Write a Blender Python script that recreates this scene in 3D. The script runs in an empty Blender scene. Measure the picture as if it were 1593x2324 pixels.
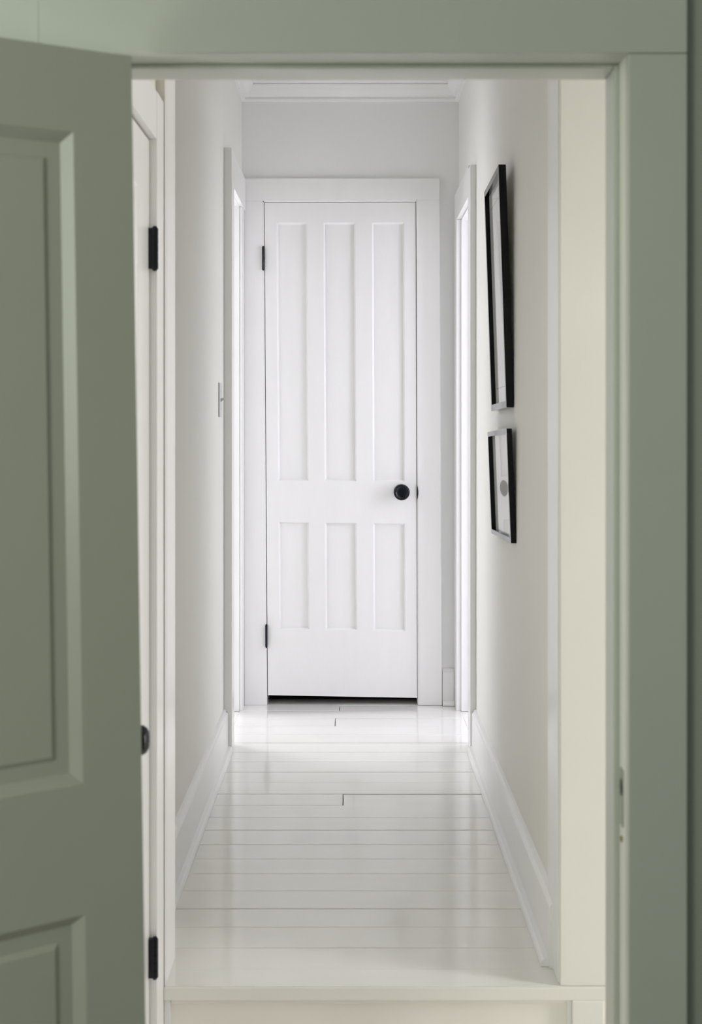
import bpy, bmesh, math, random
from mathutils import Vector
random.seed(4)
S = bpy.context.scene
C = S.collection

# ------------------------------------------------------------------ camera
EYE = 1.16                                   # eye height above the hall boards; the hall runs along +Y
cd = bpy.data.cameras.new('camera'); cam = bpy.data.objects.new('camera', cd); C.objects.link(cam)
cam.location = (0, 0, EYE); cam.rotation_euler = (math.pi / 2, 0, 0)
cd.sensor_fit = 'VERTICAL'; cd.sensor_height = 36; cd.sensor_width = 36
cd.lens = 3000 / 2324 * 36
cd.shift_x = -3.5 / 2324; cd.shift_y = -212 / 2324
cd.clip_start = 0.05
cd.dof.use_dof = True; cd.dof.focus_distance = 4.9; cd.dof.aperture_fstop = 6.5
S.camera = cam

# ------------------------------------------------------------------ light
w = bpy.data.worlds.new('world'); S.world = w; w.use_nodes = True
w.node_tree.nodes['Background'].inputs[0].default_value = (0.72, 0.78, 0.70, 1)
w.node_tree.nodes['Background'].inputs[1].default_value = 0.45

def lamp(name, loc, target, sx, sy, power, col):
    l = bpy.data.lights.new(name, 'AREA'); l.shape = 'RECTANGLE'; l.size = sx; l.size_y = sy
    l.energy = power; l.color = col
    o = bpy.data.objects.new(name, l); C.objects.link(o); o.location = loc
    o.rotation_euler = (Vector(target) - Vector(loc)).to_track_quat('-Z', 'Y').to_euler()
    return o
# daylight and added fill from the rooms either side of the hall's far end
lamp('right_room_daylight', (2.1, 4.22, 1.4), (-.05, 5.36, 1.15), 0.6, 1.7, 21, (0.85, 0.855, 1.0))
lamp('right_room_fill', (1.9, 6.1, 1.4), (-0.45, 4.1, 1.2), 1.3, 1.7, 30, (0.92, 0.935, 1.0))  # added fill lamp, brightens the left hall wall
lamp('left_room_daylight', (-2.25, 4.75, 1.4), (0.0, 4.95, 1.0), 1.8, 1.7, 1.5, (0.94, 0.945, 1.0))
lamp('left_room_fill', (-1.9, 6.1, 1.4), (0.45, 4.1, 1.2), 1.3, 1.7, 63, (0.925, 0.935, 1.0))  # fill added in the left room to lift the right hall wall
# daylight of the entry between the two doorways (its window is to the right)
lamp('entry_daylight', (2.5, 2.0, 0.95), (-0.2, 2.7, 0.5), 0.35, 1.9, 32, (1.0, 0.955, 0.955))
# the room the camera stands in has two windows in its left wall: one beside the doorway, one further back
lamp('near_corner_window', (-1.42, 1.36, 0.85), (-0.3, 1.55, 1.4), 0.40, 0.65, 10, (0.93, 1.0, 0.87))
lamp('near_room_window', (-1.4, -0.45, 1.5), (0.3, 1.5, 1.2), 1.0, 1.2, 31, (0.95, 1.0, 0.89))

S.view_settings.view_transform = 'Standard'; S.view_settings.look = 'None'
S.view_settings.gamma = 1; S.view_settings.use_curve_mapping = False
S.view_settings.exposure = 0.0
S.cycles.max_bounces = 14; S.cycles.diffuse_bounces = 12; S.cycles.glossy_bounces = 6

# ------------------------------------------------------------------ materials
def mat(name, col, rough=0.4, bump=0.0, bscale=60, var=0.0, vscale=3, spec=0.5, metal=0.0, stretch=(1, 1, 1), coat=0.0):
    m = bpy.data.materials.new(name); m.use_nodes = True
    nt = m.node_tree; b = nt.nodes['Principled BSDF']
    b.inputs['Base Color'].default_value = (*col, 1); b.inputs['Roughness'].default_value = rough
    b.inputs['Specular IOR Level'].default_value = spec; b.inputs['Metallic'].default_value = metal
    b.inputs['Coat Weight'].default_value = coat; b.inputs['Coat Roughness'].default_value = 0.09
    tc = nt.nodes.new('ShaderNodeTexCoord'); mp = nt.nodes.new('ShaderNodeMapping')
    mp.inputs['Scale'].default_value = stretch
    nt.links.new(tc.outputs['Object'], mp.inputs[0])
    if bump:
        n = nt.nodes.new('ShaderNodeTexNoise'); n.inputs['Scale'].default_value = bscale; n.inputs['Detail'].default_value = 4
        bp = nt.nodes.new('ShaderNodeBump'); bp.inputs['Strength'].default_value = bump; bp.inputs['Distance'].default_value = 0.002
        nt.links.new(mp.outputs[0], n.inputs['Vector']); nt.links.new(n.outputs[0], bp.inputs['Height'])
        nt.links.new(bp.outputs[0], b.inputs['Normal'])
    if var:
        n = nt.nodes.new('ShaderNodeTexNoise'); n.inputs['Scale'].default_value = vscale; n.inputs['Detail'].default_value = 5
        r = nt.nodes.new('ShaderNodeValToRGB')
        r.color_ramp.elements[0].position = 0.3; r.color_ramp.elements[1].position = 0.7
        r.color_ramp.elements[0].color = (*[c * (1 - var) for c in col], 1); r.color_ramp.elements[1].color = (*col, 1)
        nt.links.new(mp.outputs[0], n.inputs['Vector']); nt.links.new(n.outputs[0], r.inputs[0])
        nt.links.new(r.outputs[0], b.inputs['Base Color'])
    return m
M = {}
M['wall'] = mat('hall_wall_paint', (0.845, 0.835, 0.795), 0.6, 0.15, 90, 0.03, 2)
M['trim'] = mat('gloss_white_trim', (0.87, 0.865, 0.86), 0.28, 0.12, 25, 0.02, 4, stretch=(6, 6, 1))
M['farwall'] = mat('pale_grey_wall', (0.85, 0.86, 0.86), 0.6, 0.15, 90, 0.02, 2)
M['ceil'] = mat('ceiling_white', (0.90, 0.90, 0.90), 0.6, 0.1, 60)
M['floor'] = mat('painted_board', (0.87, 0.86, 0.83), 0.14, 0.15, 7, 0.04, 2.5, stretch=(1, 5, 1), coat=0.5)
M['gap'] = mat('board_gap', (0.20, 0.19, 0.16), 0.8)
M['cream'] = mat('cream_paint', (0.89, 0.865, 0.82), 0.35, 0.15, 30, 0.03, 4)
M['riser'] = mat('riser_paint', (0.93, 0.89, 0.83), 0.4, 0.15, 30, 0.04, 6)
M['green'] = mat('grey_green_trim', (0.585, 0.61, 0.56), 0.35, 0.12, 40, 0.03, 5)
M['jamb'] = mat('pale_green_white_jamb', (0.90, 0.91, 0.84), 0.3, 0.12, 40, 0.03, 5)
M['darkfloor'] = mat('dark_floor', (0.16, 0.13, 0.10), 0.4)
M['greenwall'] = mat('grey_green_wall', (0.37, 0.40, 0.355), 0.6, 0.15, 80, 0.04, 3)
M['greendoor'] = mat('grey_green_door', (0.52, 0.53, 0.47), 0.33, 0.12, 40, 0.03, 5)
M['black'] = mat('black_iron', (0.004, 0.005, 0.010), 0.16, spec=0.3)
M['blackframe'] = mat('black_lacquer', (0.001, 0.001, 0.003), 0.05, spec=0.25)
M['mat'] = mat('mat_board', (0.88, 0.875, 0.86), 0.5, 0.05, 200)
M['ink'] = mat('ink_line', (0.03, 0.03, 0.035), 0.5)
M['plate'] = mat('switch_plate', (0.62, 0.63, 0.66), 0.3)
M['brass'] = mat('old_brass', (0.35, 0.30, 0.10), 0.5, metal=0.6)
M['steel'] = mat('painted_over_strike', (0.36, 0.40, 0.33), 0.4)
M['hole_shade'] = mat('mortise_shade', (0.02, 0.02, 0.015), 0.9)  # shade inside the latch mortise, put into the colour
M['closet'] = mat('closet_shade', (0.05, 0.045, 0.045), 0.8)  # near-black base colour carries the shade of the unlit closet
g = bpy.data.materials.new('picture_glass'); g.use_nodes = True; nt = g.node_tree; nt.nodes.clear()
o_ = nt.nodes.new('ShaderNodeOutputMaterial'); mx = nt.nodes.new('ShaderNodeMixShader'); fr = nt.nodes.new('ShaderNodeFresnel')
tr = nt.nodes.new('ShaderNodeBsdfTransparent'); gl = nt.nodes.new('ShaderNodeBsdfGlossy'); gl.inputs['Roughness'].default_value = 0.0
fr.inputs['IOR'].default_value = 1.5
geo = nt.nodes.new('ShaderNodeNewGeometry'); sub = nt.nodes.new('ShaderNodeMath'); sub.operation = 'SUBTRACT'; sub.inputs[0].default_value = 1
mul = nt.nodes.new('ShaderNodeMath'); mul.operation = 'MULTIPLY'                # one reflection per pane, from its front face
nt.links.new(geo.outputs['Backfacing'], sub.inputs[1]); nt.links.new(sub.outputs[0], mul.inputs[0]); nt.links.new(fr.outputs[0], mul.inputs[1])
nt.links.new(mul.outputs[0], mx.inputs[0]); nt.links.new(tr.outputs[0], mx.inputs[1]); nt.links.new(gl.outputs[0], mx.inputs[2])
nt.links.new(mx.outputs[0], o_.inputs[0]); M['glass'] = g

# ------------------------------------------------------------------ helpers
def link(name, bm, m, parent=None, smooth=False):
    me = bpy.data.meshes.new(name); bmesh.ops.recalc_face_normals(bm, faces=bm.faces); bm.to_mesh(me); bm.free()
    me.materials.append(m)
    if smooth:
        for p in me.polygons: p.use_smooth = True
    o = bpy.data.objects.new(name, me); C.objects.link(o)
    if parent: o.parent = parent
    return o
def tag(o, label, cat=None, group=None, kind=None):
    o['label'] = label
    if cat: o['category'] = cat
    if group: o['group'] = group
    if kind: o['kind'] = kind
    return o
def empty(name, loc=(0, 0, 0)):
    o = bpy.data.objects.new(name, None); C.objects.link(o); o.location = loc; o.empty_display_size = 0.1
    return o
def bx(bm, x0, x1, y0, y1, z0, z1, bev=0.0):
    x0, x1 = min(x0, x1), max(x0, x1); y0, y1 = min(y0, y1), max(y0, y1); z0, z1 = min(z0, z1), max(z0, z1)
    v = [bm.verts.new((x, y, z)) for z in (z0, z1) for y in (y0, y1) for x in (x0, x1)]
    fs = [bm.faces.new([v[i] for i in q]) for q in ((0, 1, 3, 2), (4, 6, 7, 5), (0, 4, 5, 1), (2, 3, 7, 6), (0, 2, 6, 4), (1, 5, 7, 3))]
    if bev:
        es = set(e for f in fs for e in f.edges)
        bmesh.ops.bevel(bm, geom=list(es), offset=bev, segments=2, profile=0.6, affect='EDGES')
def boxes(name, m, parent, *bs, bev=0.0):
    bm = bmesh.new()
    for b in bs: bx(bm, *b, bev=bev)
    return link(name, bm, m, parent)
def hexa(bm, p):          # 8 points: bottom 4 then top 4
    v = [bm.verts.new(q) for q in p]
    return [bm.faces.new([v[i] for i in q]) for q in ((0, 1, 2, 3), (7, 6, 5, 4), (0, 4, 5, 1), (1, 5, 6, 2), (2, 6, 7, 3), (3, 7, 4, 0))]
def sweep(bm, prof, p0, p1, out, up=Vector((0, 0, 1)), m0=0.0, m1=0.0):
    """closed profile [(o,u)] swept p0->p1; m0/m1 slant the ends for mitres"""
    d = (Vector(p1) - Vector(p0)).normalized(); out = Vector(out)
    a = [bm.verts.new(Vector(p0) + out * o + up * u + d * (o * m0)) for o, u in prof]
    b = [bm.verts.new(Vector(p1) + out * o + up * u - d * (o * m1)) for o, u in prof]
    n = len(prof)
    for i in range(n): bm.faces.new((a[i], a[(i + 1) % n], b[(i + 1) % n], b[i]))
    bm.faces.new(a); bm.faces.new(b[::-1])
def lathe(bm, prof, origin, axis, n=40):
    axis = Vector(axis).normalized(); t = axis.orthogonal().normalized(); s = axis.cross(t); O = Vector(origin)
    rings = []
    for r, h in prof:
        rings.append([bm.verts.new(O + axis * h + (t * math.cos(2 * math.pi * k / n) + s * math.sin(2 * math.pi * k / n)) * max(r, 1e-4)) for k in range(n)])
    for a, b in zip(rings, rings[1:]):
        for k in range(n): bm.faces.new((a[k], a[(k + 1) % n], b[(k + 1) % n], b[k]))
    bm.faces.new(rings[0]); bm.faces.new(rings[-1][::-1])

def panel_door(root, W, H, T, us, vs, Mp, m, stick, field):
    """root gets: stile/rail frame mesh (with sticking) and one child 'panel' per opening.
    us: [(u0,u1)], vs: [(v0,v1)] in metres (v up); Mp(u,v,d)->world, d into the door."""
    ul = sorted({0, W, *[x for p in us for x in p]}); vl = sorted({0, H, *[x for p in vs for x in p]})
    bm = bmesh.new(); cache = {}
    def V(u, v, d):
        k = (round(u, 5), round(v, 5), round(d, 5))
        if k not in cache: cache[k] = bm.verts.new(Mp(u, v, d))
        return cache[k]
    e = 0.0015                                 # eased outer arris
    cell = lambda a, b, c, d: any(abs(a - p[0]) < 1e-6 and abs(b - p[1]) < 1e-6 for p in us) and any(abs(c - q[0]) < 1e-6 and abs(d - q[1]) < 1e-6 for q in vs)
    for a, b in zip(ul, ul[1:]):
        for c, d in zip(vl, vl[1:]):
            if not cell(a, b, c, d):
                bm.faces.new([V(a, c, 0), V(b, c, 0), V(b, d, 0), V(a, d, 0)])
            else:
                prev = (0, 0)
                for ins, dep in stick:
                    q0 = [(a + prev[0], c + prev[0]), (b - prev[0], c + prev[0]), (b - prev[0], d - prev[0]), (a + prev[0], d - prev[0])]
                    q1 = [(a + ins, c + ins), (b - ins, c + ins), (b - ins, d - ins), (a + ins, d - ins)]
                    for i in range(4):
                        j = (i + 1) % 4
                        bm.faces.new([V(*q0[i], prev[1]), V(*q0[j], prev[1]), V(*q1[j], dep), V(*q1[i], dep)])
                    prev = (ins, dep)
    for lst, fn in ((ul, lambda u, d: (V(u, 0, d),)),):
        pass
    # edges and back
    for a, b in zip(ul, ul[1:]):
        for v in (0, H): bm.faces.new([V(a, v, 0), V(b, v, 0), V(b, v, T), V(a, v, T)])
    for c, d in zip(vl, vl[1:]):
        for u in (0, W): bm.faces.new([V(u, c, 0), V(u, d, 0), V(u, d, T), V(u, c, T)])
    for a, b in zip(ul, ul[1:]):
        for c, d in zip(vl, vl[1:]): bm.faces.new([V(a, c, T), V(b, c, T), V(b, d, T), V(a, d, T)])
    link('stile_and_rail_frame', bm, m, root)
    for a, b in us:
        for c, d in vs:
            bm = bmesh.new(); ins0, dep0 = stick[-1]
            rings = [(ins0 - 0.004, dep0 + 0.006), (ins0 - 0.004, dep0)] + field
            rv = []
            for ins, dep in rings:
                rv.append([bm.verts.new(Mp(*q, dep)) for q in ((a + ins, c + ins), (b - ins, c + ins), (b - ins, d - ins), (a + ins, d - ins))])
            for r0, r1 in zip(rv, rv[1:]):
                for i in range(4): bm.faces.new((r0[i], r0[(i + 1) % 4], r1[(i + 1) % 4], r1[i]))
            bm.faces.new(rv[-1]); bm.faces.new(rv[0][::-1])
            link('panel', bm, m, root)

# ================================================================== SETTING
FL = -0.24                                    # floor level of the entry and near room
XL, XR, YF, YH, ZC = -0.449, 0.431, 5.367, 2.84, 2.53
Yo0, Yo1 = 4.70, 5.25                         # side doorways at the far end of the hall
def wall(name, m, label, *bs):
    return tag(boxes(name, m, None, *bs), label, 'wall', kind='structure')

wall('wall_left', M['wall'], 'long off-white left wall of the hall carrying the light switch',
     (XL - .12, XL, YH, Yo0, -.02, ZC), (XL - .12, XL, Yo0, Yo1, 2.01, ZC), (XL - .12, XL, Yo1, YF + .12, -.02, ZC))
wall('wall_right', M['wall'], 'long off-white right wall of the hall where the two black frames hang',
     (XR, XR + .12, YH, Yo0, -.02, ZC), (XR, XR + .12, Yo0, Yo1, 1.955, ZC), (XR, XR + .12, Yo1, YF + .12, -.02, ZC))
wall('wall_back', M['farwall'], 'pale grey end wall above and beside the closed six panel door',
     (XL, -.366, YF, YF + .12, 0, ZC), (.268, XR, YF, YF + .12, 0, ZC), (-.366, .268, YF, YF + .12, 2.043, ZC))
# wall between entry and hall
wall('wall_middle', M['cream'], 'cream wall with the opening above the step up to the hall',
     (-.56, -.3835, 2.715, YH, FL, ZC), (.437, 3.4, 2.715, YH, FL, ZC), (-.3835, .437, 2.715, YH, 1.97, ZC))
# entry (vestibule)
wall('wall_entry_left', M['cream'], 'short cream wall around the side door left of the step',
     (-.52, -.403, 1.818, 1.925, FL, ZC), (-.52, -.403, 1.925, 2.607, 1.715, ZC), (-.52, -.403, 2.607, 2.715, FL, ZC))
wall('wall_entry_right', M['cream'], 'cream wall at the right end of the entry', (3.4, 3.5, 1.70, 2.84, FL, ZC))
# near wall with doorway
wall('wall_front', M['greenwall'], 'grey-green wall right of the near doorway trim',
     (-1.5, -.337, 1.714, 1.818, FL, 2.5), (.376, 3.4, 1.714, 1.818, FL, 2.55), (-.337, .376, 1.714, 1.818, 1.652, 2.5))
boxes('lit_wall_board', M['green'], bpy.data.objects['wall_front'], (-1.1, -.4025, 1.6975, 1.7138, FL, 2.3), bev=.002)  # lighter board added so the wall left of the casing looks lit
wall('wall_near_left', M['greenwall'], 'grey-green left side wall of the near room', (-1.6, -1.5, -1.6, 1.818, FL, 2.5))
wall('wall_near_right', M['greenwall'], 'grey-green right side wall of the near room', (1.7, 1.8, -1.6, 1.714, FL, 2.5))
# side rooms
wall('wall_side_room_right', M['ceil'], 'white walls of the bright room beyond the right doorway',
     (2.3, 2.4, 3.6, 6.3, -.02, ZC), (XR + .12, 2.4, 6.2, 6.3, -.02, ZC), (XR + .12, 2.4, 3.5, 3.6, -.02, ZC))
wall('wall_side_room_left', M['ceil'], 'white walls of the bright room beyond the left doorway',
     (-2.4, -2.3, 3.6, 6.3, -.02, ZC), (-2.4, XL - .12, 6.2, 6.3, -.02, ZC), (-2.4, XL - .12, 3.5, 3.6, -.02, ZC))
wall('wall_closet', M['closet'], 'closet interior, coloured dark for its shade, seen under the far door',
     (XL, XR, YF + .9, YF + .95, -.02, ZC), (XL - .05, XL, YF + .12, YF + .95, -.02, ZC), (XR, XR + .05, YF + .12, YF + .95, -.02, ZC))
tag(boxes('ceiling', M['ceil'], None, (-2.4, 3.5, 1.818, 6.4, ZC, ZC + .08)), 'white ceiling of hall and entry', 'ceiling', kind='structure')
tag(boxes('ceiling', M['green'], None, (-1.6, 1.8, -1.6, 1.818, 2.5, 2.58)), 'ceiling of the near room above the camera', 'ceiling', kind='structure')

# --- floor: boards laid across the hall
floor = tag(boxes('floor', M['gap'], None, (XL, XR, 2.715, YF + .95, -.06, -.012)),
            'glossy white painted board floor of the hall', 'floor', kind='structure')
seams = [2.7845, 2.898, 3.016, 3.129, 3.246, 3.369, 3.483, 3.599, 3.726, 3.841, 3.964, 4.084, 4.213, 4.339, 4.467, 4.597,
         4.728, 4.854, 4.986, 5.118, 5.25, 5.354, 5.47]
joints = {10: -.029, 18: -.066, 20: -.052}
def plank(x0, x1, y0, y1, z=0.0, name='plank', par=None):
    gp = 0.0011; s = random.uniform(-.0006, .0004)
    bm = bmesh.new()
    fs = hexa(bm, [(x0, y0 + gp, -.012), (x1, y0 + gp + s, -.012), (x1, y1 - gp, -.012), (x0, y1 - gp + s, -.012),
                   (x0, y0 + gp, z), (x1, y0 + gp + s, z), (x1, y1 - gp, z), (x0, y1 - gp + s, z)])
    top = [e for e in fs[1].edges]
    bmesh.ops.bevel(bm, geom=top, offset=0.0011, segments=1, affect='EDGES')
    o = link(name, bm, M['floor'], par or floor)
    return o
for i, (a, b) in enumerate(zip(seams, seams[1:])):
    z = random.uniform(-.0005, .0005)
    if i in joints:
        plank(XL, joints[i] - .0012, a, b, z); plank(joints[i] + .0012, XR, a, b, z - .0012)
    else:
        plank(XL, XR, a, b, z)
for sgn, X in ((-1, XL), (1, XR)):            # boards running on through the side doorways
    for a, b in zip(seams[15:21], seams[16:22]):
        lo, hi = max(a, Yo0), min(b, Yo1)
        if hi > lo: plank(min(X, X + sgn * .118), max(X, X + sgn * .118), lo, hi, -.001)
tag(boxes('floor', M['floor'], None, (XR + .12, 2.3, 3.6, 6.2, -.06, -.002)), 'white floor of the room right of the hall', 'floor', kind='structure')
tag(boxes('floor', M['floor'], None, (-2.3, XL - .12, 3.6, 6.2, -.06, -.002)), 'white floor of the room left of the hall', 'floor', kind='structure')
tag(boxes('floor', M['darkfloor'], None, (-1.6, 3.5, -1.6, 1.818, FL - .06, FL)), 'dark floor of the near room', 'floor', kind='structure')

tag(boxes('floor', M['floor'], None, (-.52, 3.5, 1.818, 2.715, FL - .06, FL)), 'white painted floor of the entry below the step', 'floor', kind='structure')
# --- step: nosing board + riser + patch
step = empty('trim_1', (0, 2.70, FL)); tag(step, 'cream painted step edge at the start of the hall floor', 'step', kind='structure')
def ch(par, name, m, *bs, bev=0.0):
    o = boxes(name, m, par, *bs, bev=bev); o.matrix_parent_inverse = par.matrix_world.inverted() if False else o.matrix_parent_inverse
    o.location = -Vector(par.location) if par.type == 'EMPTY' else o.location
    return o
ch(step, 'nosing_board', M['floor'], (-.3846, .52, 2.699, 2.7845, -.025, 0.0005), bev=.001)
ch(step, 'nosing_edge', M['cream'], (-.3846, .52, 2.692, 2.6988, -.0255, 0.0003), bev=.002)
ch(step, 'riser_board', M['riser'], (-.3830, .56, 2.708, 2.7145, FL, -.025))
bm = bmesh.new(); bx(bm, -.371, .512, 2.699, 2.708, -.034, -.025, bev=.002); o = link('cove_strip', bm, M['cream'], step); o.location = -Vector(step.location)
ch(step, 'filler_block', M['cream'], (.447, .512, 2.690, 2.708, -.10, -.0255), bev=.003)
ch(step, 'filler_strip', M['trim'], (.438, .447, 2.696, 2.708, -.078, -.026), bev=.002)

# ------------------------------------------------------------------ far casing
def trim(name, label, loc): return tag(empty(name, loc), label, 'trim', kind='structure')
t = trim('trim_2', 'flat white casing around the closed six panel door', (0, YF, 0))
def quadboard(par, name, m, q, y0, y1):       # q: 4 (x,z) points ccw from bottom-left
    bm = bmesh.new()
    fs = hexa(bm, [(q[0][0], y0, q[0][1]), (q[1][0], y0, q[1][1]), (q[1][0], y1, q[1][1]), (q[0][0], y1, q[0][1]),
                   (q[3][0], y0, q[3][1]), (q[2][0], y0, q[2][1]), (q[2][0], y1, q[2][1]), (q[3][0], y1, q[3][1])])
    bmesh.ops.bevel(bm, geom=list(bm.edges), offset=.0015, segments=2, affect='EDGES')
    o = link(name, bm, m, par); o.location = -Vector(par.location); return o
yc0 = 5.345
quadboard(t, 'side_casing', M['trim'], [(-.438, 0.0), (-.346, 0.0), (-.3630, 2.0405), (-.446, 2.0405)], yc0, YF)
quadboard(t, 'side_casing', M['trim'], [(.268, 0.0), (.362, 0.0), (.3525, 2.0425), (.2575, 2.0425)], yc0, YF)
quadboard(t, 'head_casing', M['trim'], [(-.446, 2.0403), (.3525, 2.0423), (.3525, 2.132), (-.446, 2.132)], yc0 - .0001, YF)
quadboard(t, 'jamb', M['trim'], [(-.3560, 0), (-.3455, 0), (-.3588, 2.0375), (-.3662, 2.0375)], 5.3495, YF + .12)
quadboard(t, 'jamb', M['trim'], [(.2636, 0), (.2695, 0), (.2685, 2.0385), (.2578, 2.0385)], 5.3495, YF + .12)
quadboard(t, 'jamb', M['trim'], [(-.3588, 2.0357), (.2578, 2.0381), (.2578, 2.0450), (-.3588, 2.0440)], 5.3495, YF + .12)

# ------------------------------------------------------------------ far door
A = {'tl': (-.3565, 2.0335), 'tr': (.2555, 2.0360), 'br': (.2615, .0290), 'bl': (-.3430, .0400)}
def far_map(u, v, d):
    W, H = .612, 2.0; a = u / W; b = v / H
    x = (A['bl'][0] * (1 - a) + A['br'][0] * a) * (1 - b) + (A['tl'][0] * (1 - a) + A['tr'][0] * a) * b
    z = (A['bl'][1] * (1 - a) + A['br'][1] * a) * (1 - b) + (A['tl'][1] * (1 - a) + A['tr'][1] * a) * b
    return (x, 5.353 + d, z)
far = tag(empty('door_1'), 'closed white six panel door with black knob at the end of the hall', 'door', kind='structure')
fW, fH = .612, 2.0
panel_door(far, fW, fH, .035, [(.079 * fW, .283 * fW), (.389 * fW, .602 * fW), (.710 * fW, .925 * fW)],
           [(fH * (1 - .866), fH * (1 - .648)), (fH * (1 - .564), fH * (1 - .040))], far_map, M['trim'],
           [(.0015, .001), (.0070, .015)], [(.03, .015)])
def knob(name, par, origin, axis, R, label=None, rose=True):
    bm = bmesh.new()
    prof = []
    if rose: prof += [(R * .95, 0), (R * .95, .003), (R * .8, .006), (R * .32, .008)]
    else: prof += [(R * .32, 0)]
    prof += [(R * .32, .030), (R * .55, .034), (R * .92, .041), (R, .048), (R * .97, .054), (R * .86, .058), (R * .74, .0585), (R * .72, .0565), (R * .4, .057), (0, .0575)]
    lathe(bm, prof, origin, axis)
    o = link(name, bm, M['black'], par, smooth=False)
    for p in o.data.polygons: p.use_smooth = True
    if label: o['label'] = label
    return o
knob('knob', far, (.1975, 5.353, .864), (0, -1, 0), .0325, 'round black knob')
def hinge(par, x, y, z0, z1, axis_leaf, r=.0065):
    root = boxes('hinge', M['black'], par, axis_leaf(z0, z1))
    bm = bmesh.new()
    prof = []; n = 5; L = (z1 - z0) / n
    prof.append((r * .5, -.004)); prof.append((r * .8, -.001))
    for k in range(n):
        prof += [(r, k * L + .0006), (r, (k + 1) * L - .0006), (r * .86, (k + 1) * L - .0003), (r * .86, (k + 1) * L + .0003)]
    prof += [(r * .8, z1 - z0 + .001), (r * .5, z1 - z0 + .004)]
    lathe(bm, prof, (x, y, z0), (0, 0, 1), 16)
    link('hinge_barrel', bm, M['black'], root, smooth=False)
    return root
hinge(far, -.3610, 5.3385, 1.762, 1.853, lambda a, b: (-.3635, -.3572, 5.3425, 5.352, a, b), .0048)
hinge(far, -.3480, 5.3385, .238, .326, lambda a, b: (-.3505, -.3440, 5.3425, 5.352, a, b), .0048)
# keeper on the casing edge (half disc)
bm = bmesh.new(); n = 18
pts = [(.2618 + .0042 * math.sin(math.pi * k / n), .890 - .058 * k / n) for k in range(n + 1)]
f0 = [bm.verts.new((x, 5.3435, z)) for x, z in pts]; f1 = [bm.verts.new((x, 5.350, z)) for x, z in pts]
bm.faces.new(f0); bm.faces.new(f1[::-1])
for i in range(n + 1): bm.faces.new((f0[i], f0[(i + 1) % (n + 1)], f1[(i + 1) % (n + 1)], f1[i]))
link('latch_keeper', bm, M['black'], far)['label'] = 'black latch keeper beside the knob'

# ------------------------------------------------------------------ crown moulding
crown = trim('trim_3', 'white stepped crown moulding under the hall ceiling', (0, 0, 0))
cp = [(0, -.085), (.012, -.085), (.014, -.080), (.014, -.074), (.009, -.071), (.012, -.067), (.022, -.062), (.036, -.046), (.046, -.031),
      (.049, -.025), (.044, -.021), (.056, -.019), (.062, -.012), (.062, 0), (0, 0)]
for p0, p1, out in (((XL, YF, ZC), (XR, YF, ZC), (0, -1, 0)), ((XL, YH, ZC), (XL, YF, ZC), (1, 0, 0)), ((XR, YF, ZC), (XR, YH, ZC), (-1, 0, 0))):
    bm = bmesh.new(); sweep(bm, cp, p0, p1, out, m0=1.0 if p0[1] == YF else 0, m1=1.0 if p1[1] == YF else 0)
    link('moulding', bm, M['ceil'], crown)

# ------------------------------------------------------------------ side doorway casings
t = trim('trim_4', 'white casing of the left doorway near the end of the hall', (0, 0, 0))
boxes('side_casing', M['trim'], t, (XL, -.421, 4.61, Yo0 + .004, 0, 2.106), bev=.002)
boxes('side_casing', M['trim'], t, (XL, -.438, Yo1 - .004, 5.3435, 0, 2.000), bev=.0015)
boxes('head_casing', M['trim'], t, (XL, -.432, Yo0 + .0045, 5.3435, 2.0005, 2.126), bev=.002)
boxes('jamb', M['trim'], t, (XL - .12, XL, Yo1 - .012, Yo1, 0, 2.01), (XL - .12, XL, Yo0, Yo0 + .004, 0, 2.01), (XL - .12, XL, Yo0 + .004, Yo1 - .012, 2.0, 2.01))
boxes('door_stop', M['trim'], t, (XL - .075, XL - .040, Yo1 - .024, Yo1 - .012, 0, 2.0), bev=.001)
t = trim('trim_5', 'white casing of the right doorway near the end of the hall', (0, 0, 0))
boxes('side_casing', M['trim'], t, (.4105, XR, 4.61, Yo0 + .004, 0, 2.046), bev=.002)
boxes('side_casing', M['trim'], t, (.4120, XR, Yo1 - .004, 5.345, 0, 1.950), bev=.002)
boxes('head_casing', M['trim'], t, (.4120, XR, Yo0 + .0045, 5.345, 1.9505, 2.062), bev=.002)
boxes('jamb', M['trim'], t, (XR, XR + .12, Yo1 - .012, Yo1, 0, 1.955), (XR, XR + .12, Yo0, Yo0 + .004, 0, 1.955), (XR, XR + .12, Yo0 + .004, Yo1 - .012, 1.945, 1.955))
boxes('door_stop', M['trim'], t, (XR + .040, XR + .075, Yo1 - .024, Yo1 - .012, 0, 1.945), bev=.001)

# ------------------------------------------------------------------ baseboards
bp = [(0, 0), (.016, 0), (.016, .128), (.013, .134), (.009, .138), (.007, .145), (0, .147)]
sh = [(.016, 0), (.033, 0), (.0325, .006), (.030, .012), (.026, .0155), (.016, .018)]
def baseboard(name, label, p0, p1, out, end_shoe=0.0):
    bm = bmesh.new(); sweep(bm, bp, p0, p1, out)
    r = link(name, bm, M['trim']); tag(r, label, 'baseboard', kind='structure')
    d = (Vector(p1) - Vector(p0)).normalized()
    bm = bmesh.new(); sweep(bm, sh, Vector(p0) + d * end_shoe, p1, out)
    link('shoe_moulding', bm, M['trim'], r)
    return r
baseboard('baseboard_left', 'white baseboard along the left hall wall', (XL, YH, .0006), (XL, 4.609, .0006), (1, 0, 0))
baseboard('baseboard_right', 'white baseboard along the right hall wall below the black frames', (XR, YH - .055, .0006), (XR, 4.609, .0006), (-1, 0, 0), .012)
baseboard('baseboard_back', 'short white baseboard right of the far door casing', (.364, YF, .0006), (.411, YF, .0006), (0, -1, 0))

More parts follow.
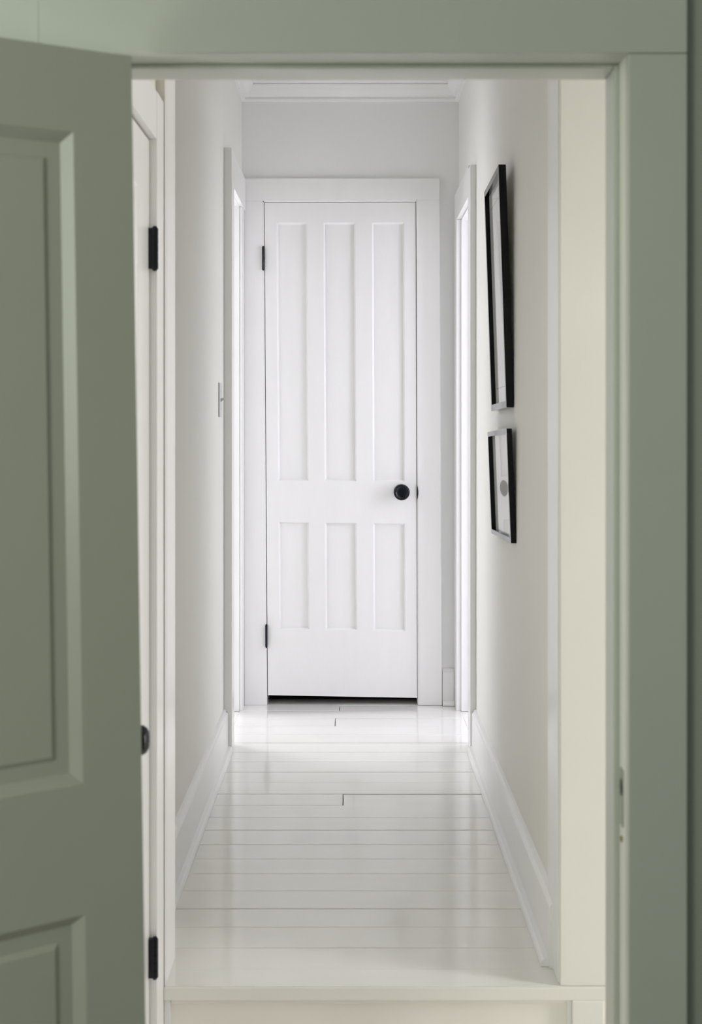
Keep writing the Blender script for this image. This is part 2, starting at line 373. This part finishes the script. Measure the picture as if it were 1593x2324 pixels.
# ------------------------------------------------------------------ middle opening trim
t = trim('trim_6', 'cream casing and jambs of the opening above the step', (0, 0, 0))
boxes('side_casing', M['cream'], t, (.4245, .535, 2.700, 2.715, .001, 2.04), bev=.002)
boxes('side_casing', M['trim'], t, (-.3848, -.3815, 2.699, 2.7148, .001, 2.04), bev=.002)
boxes('side_casing', M['trim'], t, (-.3848, -.3725, 2.699, 2.7075, FL, -.0255), bev=.001)
boxes('head_casing', M['cream'], t, (-.3812, .424, 2.700, 2.715, 1.94, 2.04), bev=.002)
boxes('jamb', M['trim'], t, (.4215, .437, 2.7155, 2.856, .001, 1.97), bev=.002)
boxes('jamb', M['trim'], t, (-.3833, -.3812, 2.7152, YH + .002, .001, 1.97), bev=.002)
boxes('jamb', M['trim'], t, (-.3810, .421, 2.7155, YH, 1.955, 1.969))

# ------------------------------------------------------------------ side door of the entry (left)
t = trim('trim_7', 'white casing of the side door left of the step', (0, 0, 0))
boxes('side_casing', M['trim'], t, (-.403, -.385, 2.607, 2.6987, FL, 1.806), bev=.002)
boxes('head_casing', M['trim'], t, (-.403, -.386, 1.93, 2.6065, 1.712, 1.806), bev=.002)
boxes('side_casing', M['trim'], t, (-.403, -.385, 1.835, 1.925, FL, 1.806), bev=.002)
d2 = tag(empty('door_2'), 'white panelled side door with black hinges seen edge-on left of the step', 'door', kind='structure')
dW, dH = .668, 1.935
def d2_map(u, v, d): return (-.4005 - d, 2.602 - u, FL + .012 + v)
panel_door(d2, dW, dH, .035, [(.135, .300), (.368, .533)], [(.22, .78), (.93, 1.825)], d2_map, M['trim'],
           [(.004, .002), (.012, .010)], [(.024, .010), (.032, .005)])
hinge(d2, -.3885, 2.5975, 1.454, 1.534, lambda a, b: (-.4003, -.3895, 2.592, 2.604, a, b), .0068)
hinge(d2, -.3885, 2.5975, .062, .138, lambda a, b: (-.4003, -.3895, 2.592, 2.604, a, b), .0068)
bm = bmesh.new()
lathe(bm, [(.024, 0), (.024, .004), (.009, .007), (.009, .062), (.016, .066), (.0205, .070), (.0225, .077), (.0222, .084), (.019, .089), (.013, .0925), (.005, .094), (0, .0942)], (-.4005, 2.00, .6735), (1, 0, 0), 32)
link('knob', bm, M['black'], d2, smooth=True)['label'] = 'round black knob seen from the side'

# ------------------------------------------------------------------ near doorway trim
HZ = EYE + .4686
t = trim('trim_8', 'grey-green casing and rebated jambs framing the near doorway', (0, 0, 0))
boxes('side_casing', M['green'], t, (.3535, .4290, 1.694, 1.7135, FL, HZ - .0006), bev=.002)
boxes('side_casing', M['green'], t, (-.402, -.316, 1.694, 1.7135, FL, HZ - .0006), bev=.002)
boxes('head_casing', M['green'], t, (-.402, .4290, 1.6935, 1.7135, HZ, HZ + .11), bev=.002)
boxes('jamb', M['jamb'], t, (.3545, .3755, 1.714, 1.8185, FL, 1.652), bev=.0015)
boxes('jamb', M['jamb'], t, (-.3365, -.317, 1.714, 1.8185, FL, 1.652), bev=.0015)
boxes('jamb', M['green'], t, (-.3165, .354, 1.714, 1.8185, HZ + .003, 1.6515))
s_ = boxes('door_stop', M['green'], t, (.3475, .3545, 1.758, 1.8185, FL, HZ + .0025), bev=.002)
boxes('door_stop', M['green'], t, (-.317, -.310, 1.758, 1.8185, FL, HZ + .0025), bev=.002)
boxes('door_stop', M['green'], t, (-.3095, .347, 1.758, 1.8185, HZ - .003, HZ + .0028), bev=.002)
# strike plate with a near-black disc for the mortise's shade, let into the rebate of the right jamb
sp = boxes('strike_plate', M['steel'], t, (.3532, .3545, 1.728, 1.747, EYE - .535, EYE - .460), bev=.0004)
bm = bmesh.new(); n = 20
pts = [(1.7375 - .0065 * math.cos(2 * math.pi * k / n), EYE - .4845 + .0115 * math.sin(2 * math.pi * k / n)) for k in range(n)]
f0 = [bm.verts.new((.3526, y, z)) for y, z in pts]; f1 = [bm.verts.new((.3534, y, z)) for y, z in pts]
bm.faces.new(f0); bm.faces.new(f1[::-1])
for i in range(n): bm.faces.new((f0[i], f0[(i + 1) % n], f1[(i + 1) % n], f1[i]))
link('latch_hole_shade', bm, M['hole_shade'], sp)
bm = bmesh.new(); lathe(bm, [(.0042, 0), (.0042, .0008), (.003, .0016), (0, .0018)], (.3540, 1.739, EYE - .553), (-1, 0, 0), 14)
link('screw', bm, M['brass'], t)['label'] = 'small brass screw below the strike plate'

# ------------------------------------------------------------------ near door (open towards the camera)
d3 = tag(empty('door_3'), 'open grey-green panelled door, large and out of focus at the left', 'door', kind='structure')
hx, hy = -.2760, 1.650
dv = Vector((-.832, -.555, 0)).normalized(); nv = Vector((-.555, .832, 0)).normalized()   # along the leaf / into the leaf
th = .0158; ztop = .452; nW, nH = .66, 1.83
def d3_map(u, v, d):
    t_, z_ = u, v - nH                                   # z_ measured down from the top edge
    tt = t_ + th * z_; zz = z_ - th * t_
    p = Vector((hx, hy, 0)) + dv * tt + nv * d
    return (p.x, p.y, EYE + ztop + zz)
panel_door(d3, nW, nH, .036, [(.075, .295), (.365, .585)], [(.20, nH - 1.054), (nH - .900, nH - .099)], d3_map, M['greendoor'],
           [(.003, .000), (.009, .005), (.016, .011)], [(.034, .011), (.040, .006)])

# ================================================================== THINGS
# light switch on the left wall
sw = tag(boxes('light_switch', M['plate'], None, (XL + .0005, XL + .0045, 4.425, 4.495, 1.165, 1.280), bev=.001),
         'slim white light switch plate on the left wall beside the doorway', 'switch')
bm = bmesh.new(); fs = hexa(bm, [(XL + .0045, 4.455, 1.216), (XL + .015, 4.456, 1.224), (XL + .015, 4.464, 1.224), (XL + .0045, 4.465, 1.216),
                                 (XL + .0045, 4.455, 1.228), (XL + .015, 4.456, 1.231), (XL + .015, 4.464, 1.231), (XL + .0045, 4.465, 1.228)])
link('toggle', bm, M['plate'], sw)
for z in (1.192, 1.253):
    bm = bmesh.new(); lathe(bm, [(.003, 0), (.003, .0006), (0, .001)], (XL + .0044, 4.46, z), (1, 0, 0), 12); link('screw', bm, M['plate'], sw)

def frame(name, label, y0, y1, z0, z1, xb_bot, xb_top, drop, T, fw, mat_w, line, yaw=0.0, bow=0.0):
    """picture frame hung on the right wall; its back touches at the bottom and leans out at the top.
    y0 near edge, y1 far edge; drop lowers the far edge"""
    root = tag(empty(name, (XR, (y0 + y1) / 2, z0)), label, 'picture', 'black framed pictures on the right wall')
    H = z1 - z0; Wd = y1 - y0
    def P(u, v, d):                                       # u along wall from near edge, v up, d out of the wall
        x = xb_bot + (xb_top - xb_bot) * v / H - d - yaw * u / Wd
        return (x - XR, y0 + u - (y0 + y1) / 2, v - drop * u / Wd)
    def board(nm, m, u0, u1, v0, v1, d0, d1, par=root, bev=.0008):
        bm = bmesh.new()
        hexa(bm, [P(u0, v0, d0), P(u1, v0, d0), P(u1, v0, d1), P(u0, v0, d1), P(u0, v1, d0), P(u1, v1, d0), P(u1, v1, d1), P(u0, v1, d1)])
        if bev: bmesh.ops.bevel(bm, geom=list(bm.edges), offset=bev, segments=2, affect='EDGES')
        return link(nm, bm, m, par)
    board('frame_rail', M['blackframe'], 0, Wd, 0, fw, 0, T); board('frame_rail', M['blackframe'], 0, Wd, H - fw, H, 0, T)
    board('frame_stile', M['blackframe'], 0, fw, fw, H - fw, 0, T); board('frame_stile', M['blackframe'], Wd - fw, Wd, fw, H - fw, 0, T)
    mt = board('mat_board', M['mat'], fw - .001, Wd - fw + .001, fw - .001, H - fw + .001, .001, T - .0125, bev=0)
    if line:
        a, b, l = mat_w, .0015, T - .0125
        for q in ((a, Wd - a, a, a + b), (a, Wd - a, H - a - b, H - a), (a, a + b, a + b, H - a - b), (Wd - a - b, Wd - a, a + b, H - a - b)):
            board('printed_line', M['ink'], *q, l - .0003, l + .0003, par=mt, bev=0)
    bm = bmesh.new(); n = 48; a, b, lo, hi = fw - .0005, Wd - fw + .0005, fw - .0005, H - fw + .0005; rows = []
    for k in range(n + 1):                                # old pane, very slightly bowed
        u = a + (b - a) * k / n; q = bow * (1 - ((u - Wd / 2) / (Wd / 2)) ** 2)
        rows.append([bm.verts.new(P(u, v, d)) for v, d in ((lo, T - .0108 + q), (hi, T - .0108 + q), (hi, T - .0118 + q), (lo, T - .0118 + q))])
    for p, q in zip(rows, rows[1:]):
        for i in range(4): bm.faces.new((p[i], p[(i + 1) % 4], q[(i + 1) % 4], q[i])).smooth = i in (0, 2)
    bm.faces.new(rows[0]); bm.faces.new(rows[-1][::-1])
    bmesh.ops.recalc_face_normals(bm, faces=bm.faces); bm.normal_update()
    for e in bm.edges:
        if len(e.link_faces) == 2 and e.calc_face_angle(0) > .5: e.smooth = False
    link('glass_pane', bm, M['glass'], root)
    return root
frame('picture_frame', 'tall black picture frame, upper of the two on the right wall', 3.525, 3.911, 1.190, 1.838, .4305, .409, .008, .0200, .018, .062, True)
frame('picture_frame', 'small black picture frame hanging below the tall one', 3.476, 3.935, .832, 1.134, .4305, .419, .014, .0140, .014, .05, False, yaw=.0034, bow=.0016)
